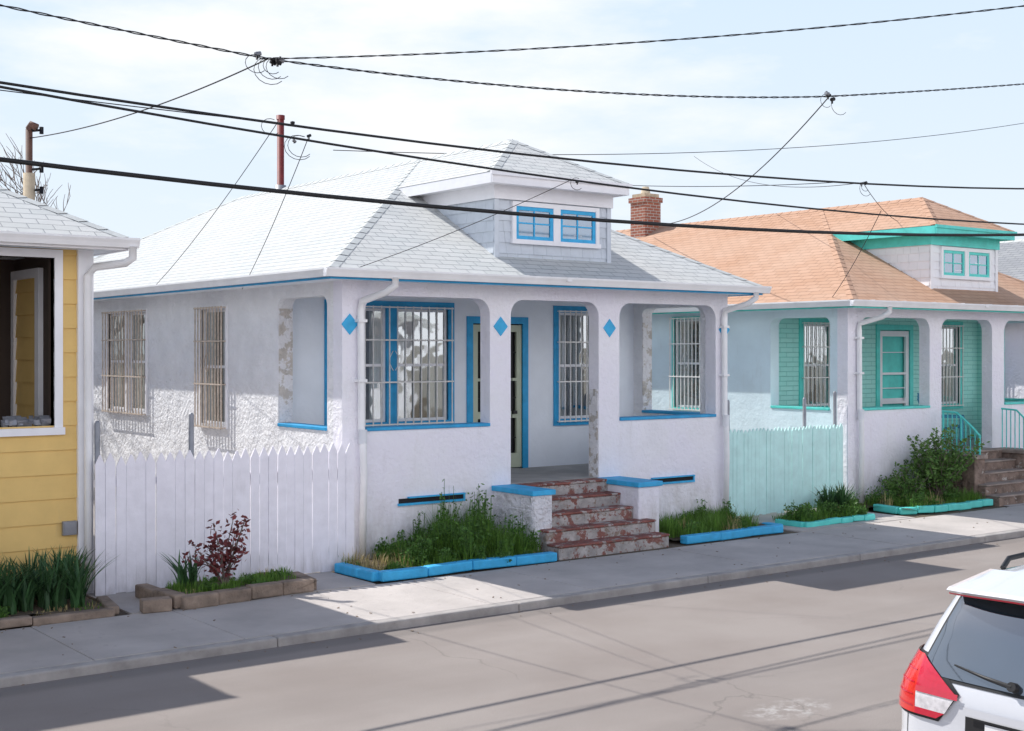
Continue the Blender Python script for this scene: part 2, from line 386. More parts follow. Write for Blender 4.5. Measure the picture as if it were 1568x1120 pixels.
    d.build('dormer_wall',dwall or m_dsh,E)
    f=MB(); dt=dorm_trim or m_white
    f.box(dx0+.01,dx1-.01,dy0+.005,dy0+.035,dz-.17,dz-.005); f.box(dx0+.005,dx0+.035,dy0+.035,yb-.02,dz-.17,dz-.005); f.box(dx1-.035,dx1-.005,dy0+.035,yb-.02,dz-.17,dz-.005)
    f.box(dx0+.04,dx1-.04,dy0+.04,yb-.1,dz-.15,dz-.12)
    f.box(w0-.06,w1+.06,yw-.07,yw-.035,dz-.36,dz-.151); f.box(w0-.06,w0-.035,yw-.035,18.5,dz-.36,dz-.151); f.box(w1+.035,w1+.06,yw-.035,18.5,dz-.36,dz-.151)
    f.box(dx0-.03,dx1+.03,dy0-.03,dy0+.004,dz-.05,dz+.01)
    f.build('dormer_fascia',dt,E)
    a0,a1,z0,z1=12.52,14.3,dz-1.04,dz-.38
    wn=MB(); T=TF(yw-.03); t=.07
    wn.lbox(T,a0,a1,-.04,0,z1-t,z1,0); wn.lbox(T,a0-.02,a1+.02,-.06,0,z0,z0+t,0)
    for x in((a0,a0+t),((a0+a1)/2-.07,(a0+a1)/2+.07),(a1-t,a1)): wn.lbox(T,x[0],x[1],-.04,0,z0+t,z1-t,0)
    mid=(a0+a1)/2
    for b0,b1 in((a0+t,mid-.07),(mid+.07,a1-t)):
        q0,q1=z0+t,z1-t; u=.06
        wn.lbox(T,b0,b0+u,-.02,0,q0,q1,1); wn.lbox(T,b1-u,b1,-.02,0,q0,q1,1); wn.lbox(T,b0+u,b1-u,-.02,0,q0,q0+u,1); wn.lbox(T,b0+u,b1-u,-.02,0,q1-u,q1,1)
        bm=(b0+b1)/2; wn.lbox(T,bm-.012,bm+.012,-.015,0,q0+u,q1-u,1); qm=(q0+q1)/2
        wn.lbox(T,b0+u,bm-.012,-.013,0,qm-.012,qm+.012,1); wn.lbox(T,bm+.012,b1-u,-.013,0,qm-.012,qm+.012,1)
        wn.lbox(T,b0+u,b1-u,-.004,.01,q0+u,q1-u,2)
    wn.build('dormer_window',[m_white,wmat or m_sky,m_pane],E)

def steps(E,m1,m2,wing=True,cap=None,wm=None,wm2=None):
    s=MB(); n=5; h=.96/5
    for k in range(n):
        z1=.76-h*k; z0=-.3; y0=16.12-.3*k
        xa,xb=(12.46,14.19)
        if k>=3: xa,xb=12.2,14.4
        yy1=16.12-.3*(k-1) if k>0 else 16.42
        s.box(xa,xb,y0+.02,yy1-(.0 if k==0 else -.02),z0,z1-.04,1)
        s.box(xa-.0,xb+.0,y0,yy1+(.0 if k==0 else .019),z1-.039,z1,0)
    s.build('front_steps',[m1,m2],E,bevel=.018)
    if wing:
        w=MB(); w.box(12.1,12.455,15.42,16.42,-.3,.68,0)
        if wm is m_rock:
            for r_ in range(5):
                z=-.28+r_*.19
                y_=15.42
                while y_<16.40:
                    ye=min(y_+(.36 if (r_%2 or y_>15.43) else .19),16.40); o=U(.01,.035)
                    w.hexa([(12.1-o*.3,y_+.01,z),(12.11,y_+.01,z),(12.1-o*.3,ye-.01,z),(12.11,ye-.01,z),(12.1-o,y_+.02,z+.175),(12.11,y_+.02,z+.175),(12.1-o*.6,ye-.02,z+.175),(12.11,ye-.02,z+.175)]); y_=ye
                o=U(.01,.03); w.hexa([(12.1,15.42-o,z),(12.44,15.42-o*.4,z),(12.1,15.43,z),(12.44,15.43,z),(12.12,15.42-o*.5,z+.175),(12.43,15.42-o,z+.175),(12.12,15.43,z+.175),(12.43,15.43,z+.175)])
        w.build('step_wing_rockface',wm,E,bevel=.02)
        w=MB(); w.box(14.2,14.65,15.42,16.42,-.3,.68,0); w.build('step_wing_smooth',wm2,E,bevel=.02)
        w=MB(); w.box(12.06,12.5,15.38,16.415,.681,.76,0); w.box(14.16,14.69,15.38,16.415,.681,.76,0); w.build('step_wing_caps',cap,E,bevel=.012)

def downspout(mb,x,y,ze,zb=-.1,dx=.25):
    mb.tube([(x+dx,15.84,ze-.1),(x+dx,15.84,ze-.2),(x+dx*.7,15.95,ze-.3),(x+.02,y-.06,ze-.42),(x,y-.06,ze-.55),(x+.01,y-.06,1.72),(x+.01,y-.1,1.6),(x+.025,y-.1,1.0),(x+.0,y-.1,zb)],.052,10)
    for z in(ze-.7,2.4): mb.box(x-.07,x+.07,y-.125,y,z-.02,z+.02)
    mb.tube([(x+.012,y-.09,1.5),(x+.012,y-.095,1.7)],.062,10)

def bungalow(name,ox,ze=3.95,zt=3.62,front=None,side=None,inner=None,trim=None,rf=None,cap=None,under=None,fas=None,dwall=None,dtrim=None,dwmat=None,stepm=None,wing=None,diamonds=True,casing=None,bar=None,simple=False,door=None,capm=None,rot=False,vents=True,pw=(10.5,12.75,(11.63,)),dback=None,dbar=None,fwall=None):
    E=empty(name,(ox,0,0))
    if rot: E.rotation_euler=(0,0,math.pi); E.location=(ox,13.4,0)
    SILL=1.67; FL=.76; zc=ze-.1; T=.25
    F=TF(16.42); L=TL(9.45); Rr=TR(17.25); Bk=TF(18.6)
    w=MB()
    cols=[(9.45,9.82),(12.04,12.44),(14.24,14.69),(16.95,17.25)]
    for a,b in cols: w.lbox(F,a,b,0,T,-.4,zc)
    for a,b in((9.82,12.04),(14.69,16.95)): w.lbox(F,a,b,0,T,-.4,SILL)
    w.lbox(F,12.44,14.24,.02,T,-.4,FL-.2)
    for a,b in((9.82,12.04),(12.44,14.24),(14.69,16.95)):
        w.lbox(F,a,b,0,T,zt,zc); fillets(w,F,a,b,zt,T,.24)
    w.build('porch_front_wall',front,E)
    if ox==0:
        w=MB()
        for q in((9.46,9.69),(17.01,17.24)): w.box(q[0],q[1],18.352,18.369,SILL+.055,zt-.15)
        w.box(14.228,14.24,16.44,16.65,FL,2.2)
        w.build('worn_reveals',m_bare,E)
    ops=[(16.85,18.37,SILL,zt),(20.2,21.15,1.6,3.52),(23.6,25.5,1.7,3.55)]
    for nm,TT in(('left_wall',L),('right_wall',Rr)):
        w=MB(); wall(w,TT,16.67,31.4,-.4,zc,ops,T); fillets(w,TT,16.85,18.37,zt,T,.15)
        w.build(nm,side,E)
    w=MB()
    for q in((9.43,9.72),(16.98,17.27)): w.box(q[0],q[1],16.86,18.36,SILL+.001,SILL+.05)
    w.lbox(F,9.83,12.03,-.03,.28,SILL+.001,SILL+.05); w.lbox(F,14.70,16.94,-.03,.28,SILL+.001,SILL+.05)
    w.build('porch_sills',trim,E,bevel=.008)
    bo=[(pw[0],pw[1],1.66,3.4 if simple else 3.52),(13.26,14.34,FL,3.3),(15.17,16.25,1.6,3.4 if simple else 3.52)]
    w=MB(); wall(w,Bk,9.7,17.0,FL-.3,zc,bo,.2); w.build('porch_back_wall',inner,E)
    if fwall:
        w=MB(); w.box(16.985,17.0,16.67,16.84,FL,zt); w.box(16.985,17.0,16.84,18.38,FL,SILL); w.box(16.985,17.0,18.38,18.6,FL,zt); w.build('porch_inner_lining',inner,E)
    w=MB(); w.box(9.7,17.0,31.2,31.38,-.3,zc); w.build('rear_wall',side,E)
    w=MB(); w.box(9.7,17.0,16.45,18.6,FL-.2,FL); w.build('porch_floor',m_conc,E)
    cs=casing or trim
    window('picture_window',E,Bk,pw[0],pw[1],1.66,3.4 if simple else 3.52,cs,bar or m_bar,15 if pw[2] else 8,mull=pw[2],casing=.12)
    window('porch_window',E,Bk,15.17,16.25,1.6,3.4 if simple else 3.52,cs,bar or m_bar,9,casing=.12)
    for nm,TT in(('side',L),('far_side',Rr)):
        window(nm+'_narrow_window',E,TT,20.2,21.15,1.6,3.52,m_white if not simple else cs,m_barR if ox==0 else (bar or m_bar),9,casing=.06,out=.1)
        window(nm+'_wide_window',E,TT,23.6,25.5,1.7,3.55,m_white,m_barR if ox==0 else (bar or m_bar),14,mull=(24.55,),casing=.06,out=.1)
    d=MB(); c=.12
    d.lbox(Bk,13.26-c,13.26,-.03,.1,FL,3.3+c,0); d.lbox(Bk,14.34,14.34+c,-.03,.1,FL,3.3+c,0); d.lbox(Bk,13.26,14.34,-.03,.1,3.3,3.3+c,0)
    dm=.11
    d.lbox(Bk,13.27,13.27+dm,0,.05,FL+.02,3.28,1); d.lbox(Bk,14.33-dm,14.33,0,.05,FL+.02,3.28,1)
    for z,hh in((FL+.02,.25),(1.65,.12),(2.3,.05),(3.16,.12)): d.lbox(Bk,13.38,14.22,0,.05,z,z+hh,1)
    for i in range(1,8 if not dback else 1): d.lbox(Bk,13.38+i*.105-.008,13.38+i*.105+.008,-.005,.012,FL+.28,3.15,2)
    for z in(1.3,2.0,2.8): d.lbox(Bk,13.38,14.22,.013,.025,z-.01,z+.01,2)
    d.lbox(Bk,13.26,14.34,.09,.11,FL,3.3,3); d.lbox(Bk,14.12,14.2,-.05,-.01,1.72,1.78,2)
    d.build('front_door',[cs,door or m_door,dbar or m_barK,dback or m_dark],E)
    roof(E,ze,rf,cap,fas,dwall,dtrim,under,wmat=dwmat)
    g=MB(); downspout(g,9.72,16.42,ze); downspout(g,17.1,16.42,ze); g.build('downspouts',m_gut,E)
    if diamonds:
        d=MB()
        for x in(9.57,12.24,14.47,17.16):
            d.prism([(x-.135,3.2),(x,3.35),(x+.135,3.2),(x,3.05)],F,-.012,.0)
        d.build('blue_diamonds',m_sky,E)
    if vents:
        d=MB()
        for a,b in((10.39,11.53),(15.25,16.38)):
            d.lbox(F,a,b,-.012,-.001,.60,.665,0); d.lbox(F,a-.02,b+.02,-.045,-.0,.565,.598,1)
            d.lbox(F,a+.15,b+.02,-.05,-.0,.667,.688,1); d.lbox(F,b+.001,b+.03,-.03,-.0,.599,.666,1)
        d.build('cellar_vents',[m_dark,m_sky],E)
    steps(E,stepm[0],stepm[1],True,capm or trim,wing[0],wing[1])
    return E

H1=bungalow('white_bungalow',0,front=m_stucco,side=m_rough,inner=m_inner,trim=m_blue,rf=m_roof,cap=m_cap,under=m_blue,stepm=(m_steps,m_steps2),wing=(m_rock,m_stucco),capm=m_sky)
H2=bungalow('orange_roof_bungalow',11.1,ze=3.78,zt=3.49,front=m_stucco,side=m_stuccoB,inner=m_tealB,trim=m_teal,rf=m_roofO,cap=m_capO,under=m_teal,dwall=m_white,dtrim=m_teal,dwmat=m_teal,stepm=(m_stst,m_fst),wing=(m_fst,m_fst),diamonds=False,door=m_white,simple=True,vents=False,pw=(10.7,11.68,()),dback=m_teal,dbar=m_white,capm=m_stst,fwall=True)
H3=bungalow('grey_roof_bungalow',22.2,ze=3.75,zt=3.49,front=m_stucco,side=m_stucco,inner=m_inner,trim=m_teal,rf=m_roofD,cap=m_cap,stepm=(m_conc,m_conc),wing=(m_stone,m_stone),diamonds=False,simple=True,vents=False)
for i,ox in enumerate((13.0,24.2,35.4)):
    bungalow('opposite_bungalow' if i==0 else 'opposite_bungalow.%03d'%i,ox,front=m_stucco,side=m_stucco,inner=m_inner,trim=m_white,rf=m_roof if i!=1 else m_roofO,cap=m_cap,stepm=(m_conc,m_conc),wing=(m_conc,m_conc),diamonds=False,simple=True,vents=False,rot=True)

p=MB(); p.tube([(13.28,25.7,6.2),(13.28,25.7,7.85)],.075,12); p.tube([(13.28,25.7,7.79),(13.28,25.7,7.88)],.09,12,0); p.tube([(13.28,25.7,6.15),(13.28,25.7,6.38)],.12,12,1); p.build('red_vent_pipe',[m_red,m_metal],H1)
c=MB(); cx,cy=24.1-11.1,25.9
c.box(cx-.28,cx+.28,cy-.28,cy+.28,5.6,6.75,0); c.box(cx-.32,cx+.32,cy-.32,cy+.32,6.75,6.88,0); c.box(cx-.25,cx+.25,cy-.25,cy+.25,6.881,6.98,1); c.tube([(cx,cy,6.98),(cx,cy,7.18)],[.14,.09],12,1)
c.build('brick_chimney',[m_brick,m_pole],H2)
r=MB()
x=12.3
top=[(16.3,1.6),(15.95,1.58),(15.6,1.3),(15.42,1.12)]
r.tube([(x,y,z) for y,z in top],.022,8); r.tube([(x,y,.84) for y,z in top],.014,8)
for i in range(9):
    y=16.28-i*.105; z=1.59 if y>15.95 else 1.59-(15.95-y)*.86
    r.tube([(x,y,.765),(x,y,z-.01)],.011 if i%4 else .02,6)
r.tube([(14.4,16.3,1.6),(14.4,15.95,1.58),(14.4,15.45,1.15)],.02,8)
for i in range(9):
    y=16.28-i*.1; z=1.59 if y>15.95 else 1.59-(15.95-y)*.86
    r.tube([(14.4,y,.765),(14.4,y,z-.01)],.011,6)
r.build('step_railing',m_teal,H2)
ch=empty('adirondack_chair',(25.05,17.35,.76)); ch.rotation_euler=(0,0,math.radians(35)); ch.scale=(1.15,1.15,1.15); q=MB()
for i in range(5):
    x=-.26+i*.13; q.hexa([(x-.06,.28,.3),(x+.06,.28,.3),(x-.06,.31,.3),(x+.06,.31,.3),(x-.06,.5,1.0-.05*abs(i-2)),(x+.06,.5,1.0-.05*abs(i-2)),(x-.06,.53,1.0-.05*abs(i-2)),(x+.06,.53,1.0-.05*abs(i-2))])
for i in range(5): q.box(-.28,.28,-.28+i*.12,-.18+i*.12,.36-i*.02,.385-i*.02)
for x in(-.36,.3): q.box(x-.02,x+.08,-.32,.42,.55,.58); q.box(x,x+.05,-.3,-.24,0,.55); q.box(x,x+.05,.3,.36,0,.55)
q.build('seat_and_back',m_chair,ch)

# ------------------------------------------------------------------ yellow clapboard house
def clap(mb,T,a0,a1,z0,z1,ops,ex=.3,m=0):
    z=z0
    while z<z1:
        zt=min(z+ex,z1); segs=[(a0,a1)]
        for o in ops:
            ov=min(zt,o[3])-max(z,o[2])
            if ov>.08:
                ns=[]
                for s0,s1 in segs:
                    if o[1]<=s0 or o[0]>=s1: ns.append((s0,s1)); continue
                    if o[0]>s0: ns.append((s0,o[0]))
                    if o[1]<s1: ns.append((o[1],s1))
                segs=ns
        for s0,s1 in segs:
            c=[T(s0,-.034,z),T(s1,-.034,z),T(s0,-.001,z),T(s1,-.001,z),T(s0,-.012,zt),T(s1,-.012,zt),T(s0,-.001,zt),T(s1,-.001,zt)]
            mb.hexa(c,m)
        z=zt
E0=empty('yellow_clapboard_house',(-11.45,0,0))
ze0=4.2; F=TF(16.42); Rr=TR(17.25)
ops=[(9.9,12.2,1.88,3.96),(12.9,13.9,.76,3.2),(14.6,16.84,1.88,3.96)]
w=MB(); wall(w,F,9.45,17.25,-.4,ze0-.1,ops,.2,1); clap(w,F,9.5,17.2,-.2,ze0-.12,ops,.3,0)
wall(w,Rr,16.62,31.4,-.4,ze0-.1,[],.2,1); clap(w,Rr,16.47,31.4,-.2,ze0-.12,[],.3,2)
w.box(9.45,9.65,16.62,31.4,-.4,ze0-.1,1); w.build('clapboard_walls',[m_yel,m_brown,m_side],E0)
w=MB()
w.box(17.12,17.31,16.34,16.419,-.25,ze0-.13); w.box(17.251,17.31,16.42,16.55,-.25,ze0-.13)
for a,b in((9.9,12.2),(14.6,16.84)):
    for q in((a-.1,a),(b,b+.1)): w.lbox(F,q[0],q[1],-.05,.1,1.8,4.0)
    w.lbox(F,a-.12,b+.12,-.075,.1,1.79,1.88); w.lbox(F,a-.1,b+.1,-.052,.1,3.96,4.06)
    w.lbox(F,(a+b)/2-.05,(a+b)/2+.05,-.04,.1,1.88,3.96)
w.box(16.98,17.045,17.45,17.6,1.9,3.9); w.box(16.98,17.045,18.5,18.62,1.9,3.9); w.box(16.98,17.045,17.6,18.5,3.78,3.9)
w.build('white_trim',m_white,E0)
w=MB(); clap(w,lambda a,d,z:(17.04+d,a,z),17.6,18.5,.9,3.78,[],.3,0)
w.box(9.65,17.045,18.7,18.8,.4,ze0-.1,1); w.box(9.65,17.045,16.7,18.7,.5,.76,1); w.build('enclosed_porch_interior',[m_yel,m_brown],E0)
w=MB()
for i in range(60):
    a=U(15.0,16.8); w.obox((a,16.5+U(0,.1),1.93+U(0,.05)),[(U(.03,.07),U(-.03,.03),0),(U(-.02,.02),.04,.02),(0,U(-.02,.02),.03)])
w.build('window_ledge_clutter',m_metal,E0)
roof(E0,ze0,m_roof,m_cap)
g=MB()
g.tube([(17.62,15.84,ze0-.1),(17.62,15.84,ze0-.24),(17.55,15.9,ze0-.3),(17.3,16.25,ze0-.34),(17.22,16.3,ze0-.45),(17.22,16.27,1.2),(17.22,16.27,-.15)],.05,10); g.build('downspout',m_gut,E0)
b=MB(); b.box(16.93,17.1,16.33,16.388,.55,.72); b.box(16.945,17.085,16.325,16.33,.57,.70); b.build('outdoor_socket_box',m_metal,E0,bevel=.01)
p=MB(); p.tube([(17.42,19.24,2.8),(17.42,19.24,5.35)],.085,10,0); p.tube([(17.42,19.24,5.35),(17.42,19.24,5.98)],.05,10,1); p.tube([(17.42,19.24,5.98),(17.44,19.2,6.04),(17.5,19.15,6.0)],.055,10,1)
for z in(5.1,5.4,5.95): p.tube([(17.42,19.24,z),(17.58,19.12,z+.02)],.018,6,2); p.tube([(17.56,19.13,z-.04),(17.56,19.13,z+.06)],.03,8,2)
p.build('service_mast',[m_pole,m_mastt,m_wire],E0)

# ------------------------------------------------------------------ ground, road, pavement
g=MB(); g.face([(-600,-600,-.34),(900,-600,-.34),(900,900,-.34),(-600,900,-.34)]); g.build('ground',m_grnd)
g=MB(); g.face([(-80,3.0,-.3),(160,3.0,-.3),(160,12.64,-.3),(-80,12.64,-.3)]); g.build('road',m_asph)
k=MB()
x=-60.7
while x<120:
    l=3.2; k.box(x,x+l-.006,12.63,12.79,-.4,-.2+U(-.002,.002)); k.box(x,x+l-.012,2.84,3.0,-.4,-.198); x+=l
k.build('kerb',m_curb,bevel=.02)
s=MB(); x=-61
while x<120:
    l=1.6; z=-.2+U(-.003,.003); s.box(x,x+l-.009,12.795,14.76,-.4,z); s.box(x,x+l-.014,.9,2.83,-.4,z); x+=l
s.build('sidewalk',m_walk,bevel=.005)
y=MB(); y.face([(-60,14.77,-.215),(120,14.77,-.215),(120,60,-.215),(-60,60,-.215)]); y.face([(-60,-30,-.215),(120,-30,-.215),(120,.89,-.215),(-60,.89,-.215)]); y.build('yard_ground',m_dirt)
a=MB(); a.box(5.75,9.0,14.78,16.4,-.4,-.195); a.box(17.3,20.4,14.78,22,-.4,-.195); a.box(5.9,9.4,16.45,26,-.4,-.19); a.build('concrete_apron',m_walk)
a=MB(); a.face([(23.4,14.77,-.2),(25.5,14.77,-.2),(25.5,16.4,-.2),(23.4,16.4,-.2)]); a.build('front_path',m_walk)
b=MB()
for i in range(170):
    x=U(2,26); yv=random.choice([U(12.2,12.62),U(12.8,14.7),U(14.5,14.75)]); z=-.298 if yv<12.63 else -.196; r_=U(.006,.018)
    a_=U(0,3.1); b.obox((x,yv,z+.004),[(r_*math.cos(a_),r_*math.sin(a_),U(0,.004)),(-r_*.6*math.sin(a_),r_*.6*math.cos(a_),0),(0,0,.003)])
b.build('gutter_litter',m_stone)

# ------------------------------------------------------------------ fences
def fence(name,p0,p1,n,zb,zt,mat,w=.95,post=(),jit=.02,tip=.07):
    E=empty(name); b=MB(); p0=Vector(p0);p1=Vector(p1); d=(p1-p0); L=d.length; d.normalize(); nn=Vector((-d.y,d.x,0)); pw=L/n
    for i in range(n):
        c=p0+d*(pw*(i+.5)); h=zt+U(-jit,jit); tl=U(-.004,.004); z0=zb+U(-.02,.02); hw=pw*w/2*U(.97,1.0); o=U(-.006,.006)
        q=[]
        for t in(o-.01,o+.01):
            for a,z in((-hw,z0),(hw,z0),(hw,h-tip*U(.95,1.1)),(hw*.1,h),(-hw*.1,h),(-hw,h-tip)):
                v=c+d*(a+tl*(z-zb))+nn*t; q.append((v.x,v.y,z))
        k=len(b.v); b.v+=q
        for f in [(0,1,2,3,4,5),(11,10,9,8,7,6)]+[(j,j+6,(j+1)%6+6,(j+1)%6) for j in range(6)]:
            b.f.append(tuple(k+t for t in f)); b.m.append(0); b.uv.append(None); b.sm.append(False)
    b.build('pickets',mat,E)
    r=MB()
    for z in(zb+.3,zt-.35):
        c=(p0+p1)/2+nn*.045; r.obox((c.x,c.y,z),[d*(L/2),nn*.025,(0,0,.045)])
    r.build('rails',mat,E)
    r=MB()
    for t,h in post:
        c=p0+d*(L*t)+nn*.14; r.tube([(c.x,c.y,-.3),(c.x,c.y,h-.03),(c.x,c.y,h)],[.035,.035,.02],10)
    r.build('fence_posts',m_metal,E)
fence('picket_fence',(5.8,16.12,0),(9.38,15.98,0),28,-.2,1.53,m_fence,.975,post=((.02,1.95),(.36,2.02)),jit=.03,tip=.12)
fence('picket_fence.001',(17.36,16.5,0),(20.5,16.5,0),32,-.14,1.42,m_tealF,.97,post=((.04,1.95),(.7,1.95),(.98,2.05)))

# ------------------------------------------------------------------ borders / beds
def border(name,pts,mat,h=.12,w=.16,seg=.45,z=-.2):
    b=MB()
    for i in range(len(pts)-1):
        p=Vector((*pts[i],0));q=Vector((*pts[i+1],0)); d=q-p;L=d.length;d.normalize();n=Vector((-d.y,d.x,0)); k=max(1,int(L/seg))
        for j in range(k):
            c=p+d*(L*(j+.5)/k)+n*U(-.015,.015); b.obox((c.x,c.y,z+h/2+U(-.012,.012)),[d*(L/k/2-.003)+n*U(-.012,.012)+Vector((0,0,U(-.006,.006))),n*(w/2),(0,0,h/2)])
    return b.build(name,mat,bevel=.02)
def soil(name,x0,x1,y0,y1,z=-.13):
    b=MB(); n=16;m=8
    for i in range(n):
        for j in range(m):
            P=[(x0+(x1-x0)*a/n,y0+(y1-y0)*c/m) for a,c in((i,j),(i+1,j),(i+1,j+1),(i,j+1))]
            b.face([(px,py,z+.03*math.sin(px*7+py*3)+.02*math.sin(py*11-px*5)) for px,py in P],sm=True)
    return b.build(name,m_dirt)
border('blue_garden_border',[(9.12,15.9),(9.1,14.88),(12.08,14.92)],m_sky,.13,seg=.6)
border('blue_garden_border.001',[(14.72,14.95),(17.0,14.98),(17.0,15.35)],m_sky,.13,seg=.6)
border('stone_planter',[(6.25,15.75),(6.3,14.7),(8.1,14.85),(8.2,15.5)],m_stone,.16,.17)
border('yellow_house_bed_border',[(0,14.95),(5.55,14.82),(5.65,15.5)],m_stone,.1,.14,.8)
border('turquoise_garden_border',[(17.7,15.7),(17.75,15.12),(19.6,15.1),(19.65,15.5)],m_teal,.1,.12,.3)
border('turquoise_garden_border.001',[(20.7,15.9),(20.6,15.3),(21.3,15.05),(23.2,15.05)],m_teal,.13,.14,.35)
soil('soil_bed',9.15,12.1,14.9,16.42); soil('soil_bed.001',14.7,17.0,14.95,16.42); soil('soil_bed.002',6.3,8.15,14.75,15.7,-.1); soil('soil_bed.003',-2,5.6,14.9,16.4,-.13); soil('soil_bed.004',17.75,19.6,15.15,15.8,-.14); soil('soil_bed.005',20.6,23.3,15.1,16.42,-.12)
k=MB(); k.obox((6.02,14.75,-.12),[(.17,-.02,0),(.015,.09,0),(0,0,.075)]); k.build('loose_brick',m_stone,bevel=.012)

# ------------------------------------------------------------------ plants
def blade(mb,p,h,w,lean,ang,m=0,segs=3,curve=1.0):
    p=Vector(p); d=Vector((math.cos(ang),math.sin(ang),0)); s=Vector((-d.y,d.x,0)); i0=len(mb.v)
    for k in range(segs+1):
        t=k/segs; c=p+d*(lean*t**(1+curve))+Vector((0,0,h*(t-.25*t*t*min(1,lean/h)))); ww=w*(1-t)**.6*(.6+.4*min(1,t*3)) if k<segs else .001
        mb.v+=[tuple(c-s*ww/2),tuple(c+s*ww/2)]
    for k in range(segs):
        a=i0+2*k; mb.f.append((a,a+1,a+3,a+2)); mb.m.append(m); mb.uv.append(None); mb.sm.append(False)
def leaf(mb,c,L,W,m=0):
    d=Vector((U(-1,1),U(-1,1),U(-.6,.9))).normalized(); s=d.cross(Vector((U(-1,1),U(-1,1),U(-1,1)))).normalized(); c=Vector(c)
    mb.face([c-d*L/2,c+s*W/2,c+d*L/2,c-s*W/2],m)
def clump(mb,x,y,z,rad,n,h0,h1,w=.012,m=0,lean=.5):
    for i in range(n):
        a=U(0,6.28); r=rad*math.sqrt(R()); h=U(h0,h1)*(1-.4*r/rad); blade(mb,(x+r*math.cos(a),y+r*math.sin(a),z),h,w*U(.6,1.4),h*lean*U(.1,1),a+U(-1,1),m)
def weeds(name,x0,x1,y0,y1,z,n,hmax,straw=.1,dens=70,hfun=None,leafy=.55):
    b=MB()
    for i in range(n):
        x=U(x0,x1);y=U(y0,y1); H=hmax*U(.35,1)*(hfun(x,y) if hfun else 1); st=R()<straw
        clump(b,x,y,z,U(.1,.2),dens if not st else dens//2,H*.4,H,m=2 if st else 0,w=.013)
        if R()<leafy and not st:
            for q in range(int(12)):
                a=U(0,6.28);hh=H*U(.3,1.0);lx=x+.16*math.cos(a)*R();ly=y+.16*math.sin(a)*R()
                b.tube([(lx,ly,z),(lx+U(-.05,.05),ly+U(-.05,.05),z+hh)],.004,3,1)
                for e in range(12):
                    t=U(.25,1); leaf(b,(lx+U(-.06,.06),ly+U(-.06,.06),z+hh*t),U(.04,.08),U(.02,.04),1)
    return b.build(name,[m_grass,m_grass2,m_straw])
weeds('weed_patch',9.9,12.0,15.15,16.3,-.14,105,1.0,.05,80,lambda x,y:.4+.8*math.exp(-((x-11.3)/.75)**2)*(1 if y>15.5 else .5))
weeds('weed_patch.001',9.2,10.2,15.1,16.2,-.14,18,.38,.8,60)
weeds('weed_patch.002',9.5,12.0,14.99,15.3,-.14,34,.25,.1,60,None,.2)
weeds('grass_bed',14.75,16.95,15.1,16.35,-.14,90,.5,.06,90,None,.12)
weeds('planter_grass',6.4,8.05,14.9,15.6,-.1,34,.2,.12,70,None,.2)
weeds('bed_grass',17.8,19.55,15.2,15.75,-.14,36,.42,.04,70,None,.4)
weeds('bed_grass.001',20.8,23.2,15.2,16.3,-.12,60,.45,.1,70,None,.4)
weeds('kerbside_weeds',2.5,5.6,14.95,15.3,-.14,22,.14,.6,50)
weeds('fence_weeds',6.5,9.2,16.2,16.35,-.19,14,.5,.3,30)
weeds('fence_weeds.001',19.4,20.5,16.0,16.3,-.16,14,.5,.2,40)
def yucca(name,pts,h,n):
    b=MB()
    for x,y,z in pts:
        for i in range(n):
            a=U(0,6.28); L=h*U(.6,1.05); blade(b,(x+U(-.06,.06),y+U(-.06,.06),z),L,U(.035,.055),L*U(.1,.8),a,0,5,.9)
    return b.build(name,m_yucca)
yucca('iris_clump',[(U(3.2,5.5),U(15.05,16.1),-.14) for i in range(60)],.66,24)
yucca('yucca_plant',[(19.2,15.45,-.12),(19.0,15.6,-.12),(19.4,15.6,-.12)],.62,60)
yucca('planter_iris',[(6.65,15.5,-.1),(6.75,15.45,-.1)],.5,18)
def bush(name,c,rad,h,nst,nleaf,lm,L=.06,stem=m_bark):
    b=MB(); c=Vector(c)
    for i in range(nst):
        a=U(0,6.28); rr=rad*U(.2,1); hh=h*U(.5,1)*(1-.25*rr/rad); top=c+Vector((rr*math.cos(a),rr*math.sin(a),hh)); mid=c.lerp(top,.5)+Vector((U(-.05,.05),U(-.05,.05),.06))
        b.tube([c+Vector((U(-.05,.05),U(-.05,.05),0)),mid,top],[.012,.008,.004],5,1)
        for k in range(nleaf):
            t=U(.3,1.05); p=(mid.lerp(top,(t-.5)*2) if t>.5 else c.lerp(mid,t*2)); s=.09 if t<.95 else .05
            leaf(b,p+Vector((U(-s,s),U(-s,s),U(-s,s))),L*U(.6,1.3),L*.55*U(.7,1.3),0)
    return b.build(name,[lm,stem])
bush('rose_bush',(7.12,15.25,-.1),.48,.98,15,32,m_rose,.08)
bush('rose_bush.001',(22.6,15.8,-.1),.85,1.55,60,60,m_bush,.085)
bush('shrub',(21.7,15.9,-.1),.6,.7,30,50,m_bush,.07)
bush('red_flower_shrub',(7.3,17.3,-.1),.25,1.95,8,16,m_rose,.06)

def tree(name,base,h):
    b=MB()
    def br(p,d,L,r,lv):
        pts=[p];q=p.copy();dd=d.copy()
        for i in range(4):
            dd=(dd+Vector((U(-.2,.2),U(-.2,.2),U(-.02,.14)))).normalized(); q=q+dd*L/4; pts.append(q.copy())
        b.tube(pts,[r*(1-.45*i/4) for i in range(5)],6 if lv<2 else 4)
        if lv>=5: return
        for k in range(4 if lv<3 else 3):
            t=random.choice(pts[2:]); nd=(dd+Vector((U(-.9,.9),U(-.9,.9),U(-.1,.7)))).normalized(); br(t,nd,L*U(.55,.78),max(.009,r*.5),lv+1)
    br(Vector(base),Vector((0,0,1)),h*.35,.16,0)
    return b.build(name,m_bark)
tree('bare_tree',(9.0,30.6,-.2),9.4)

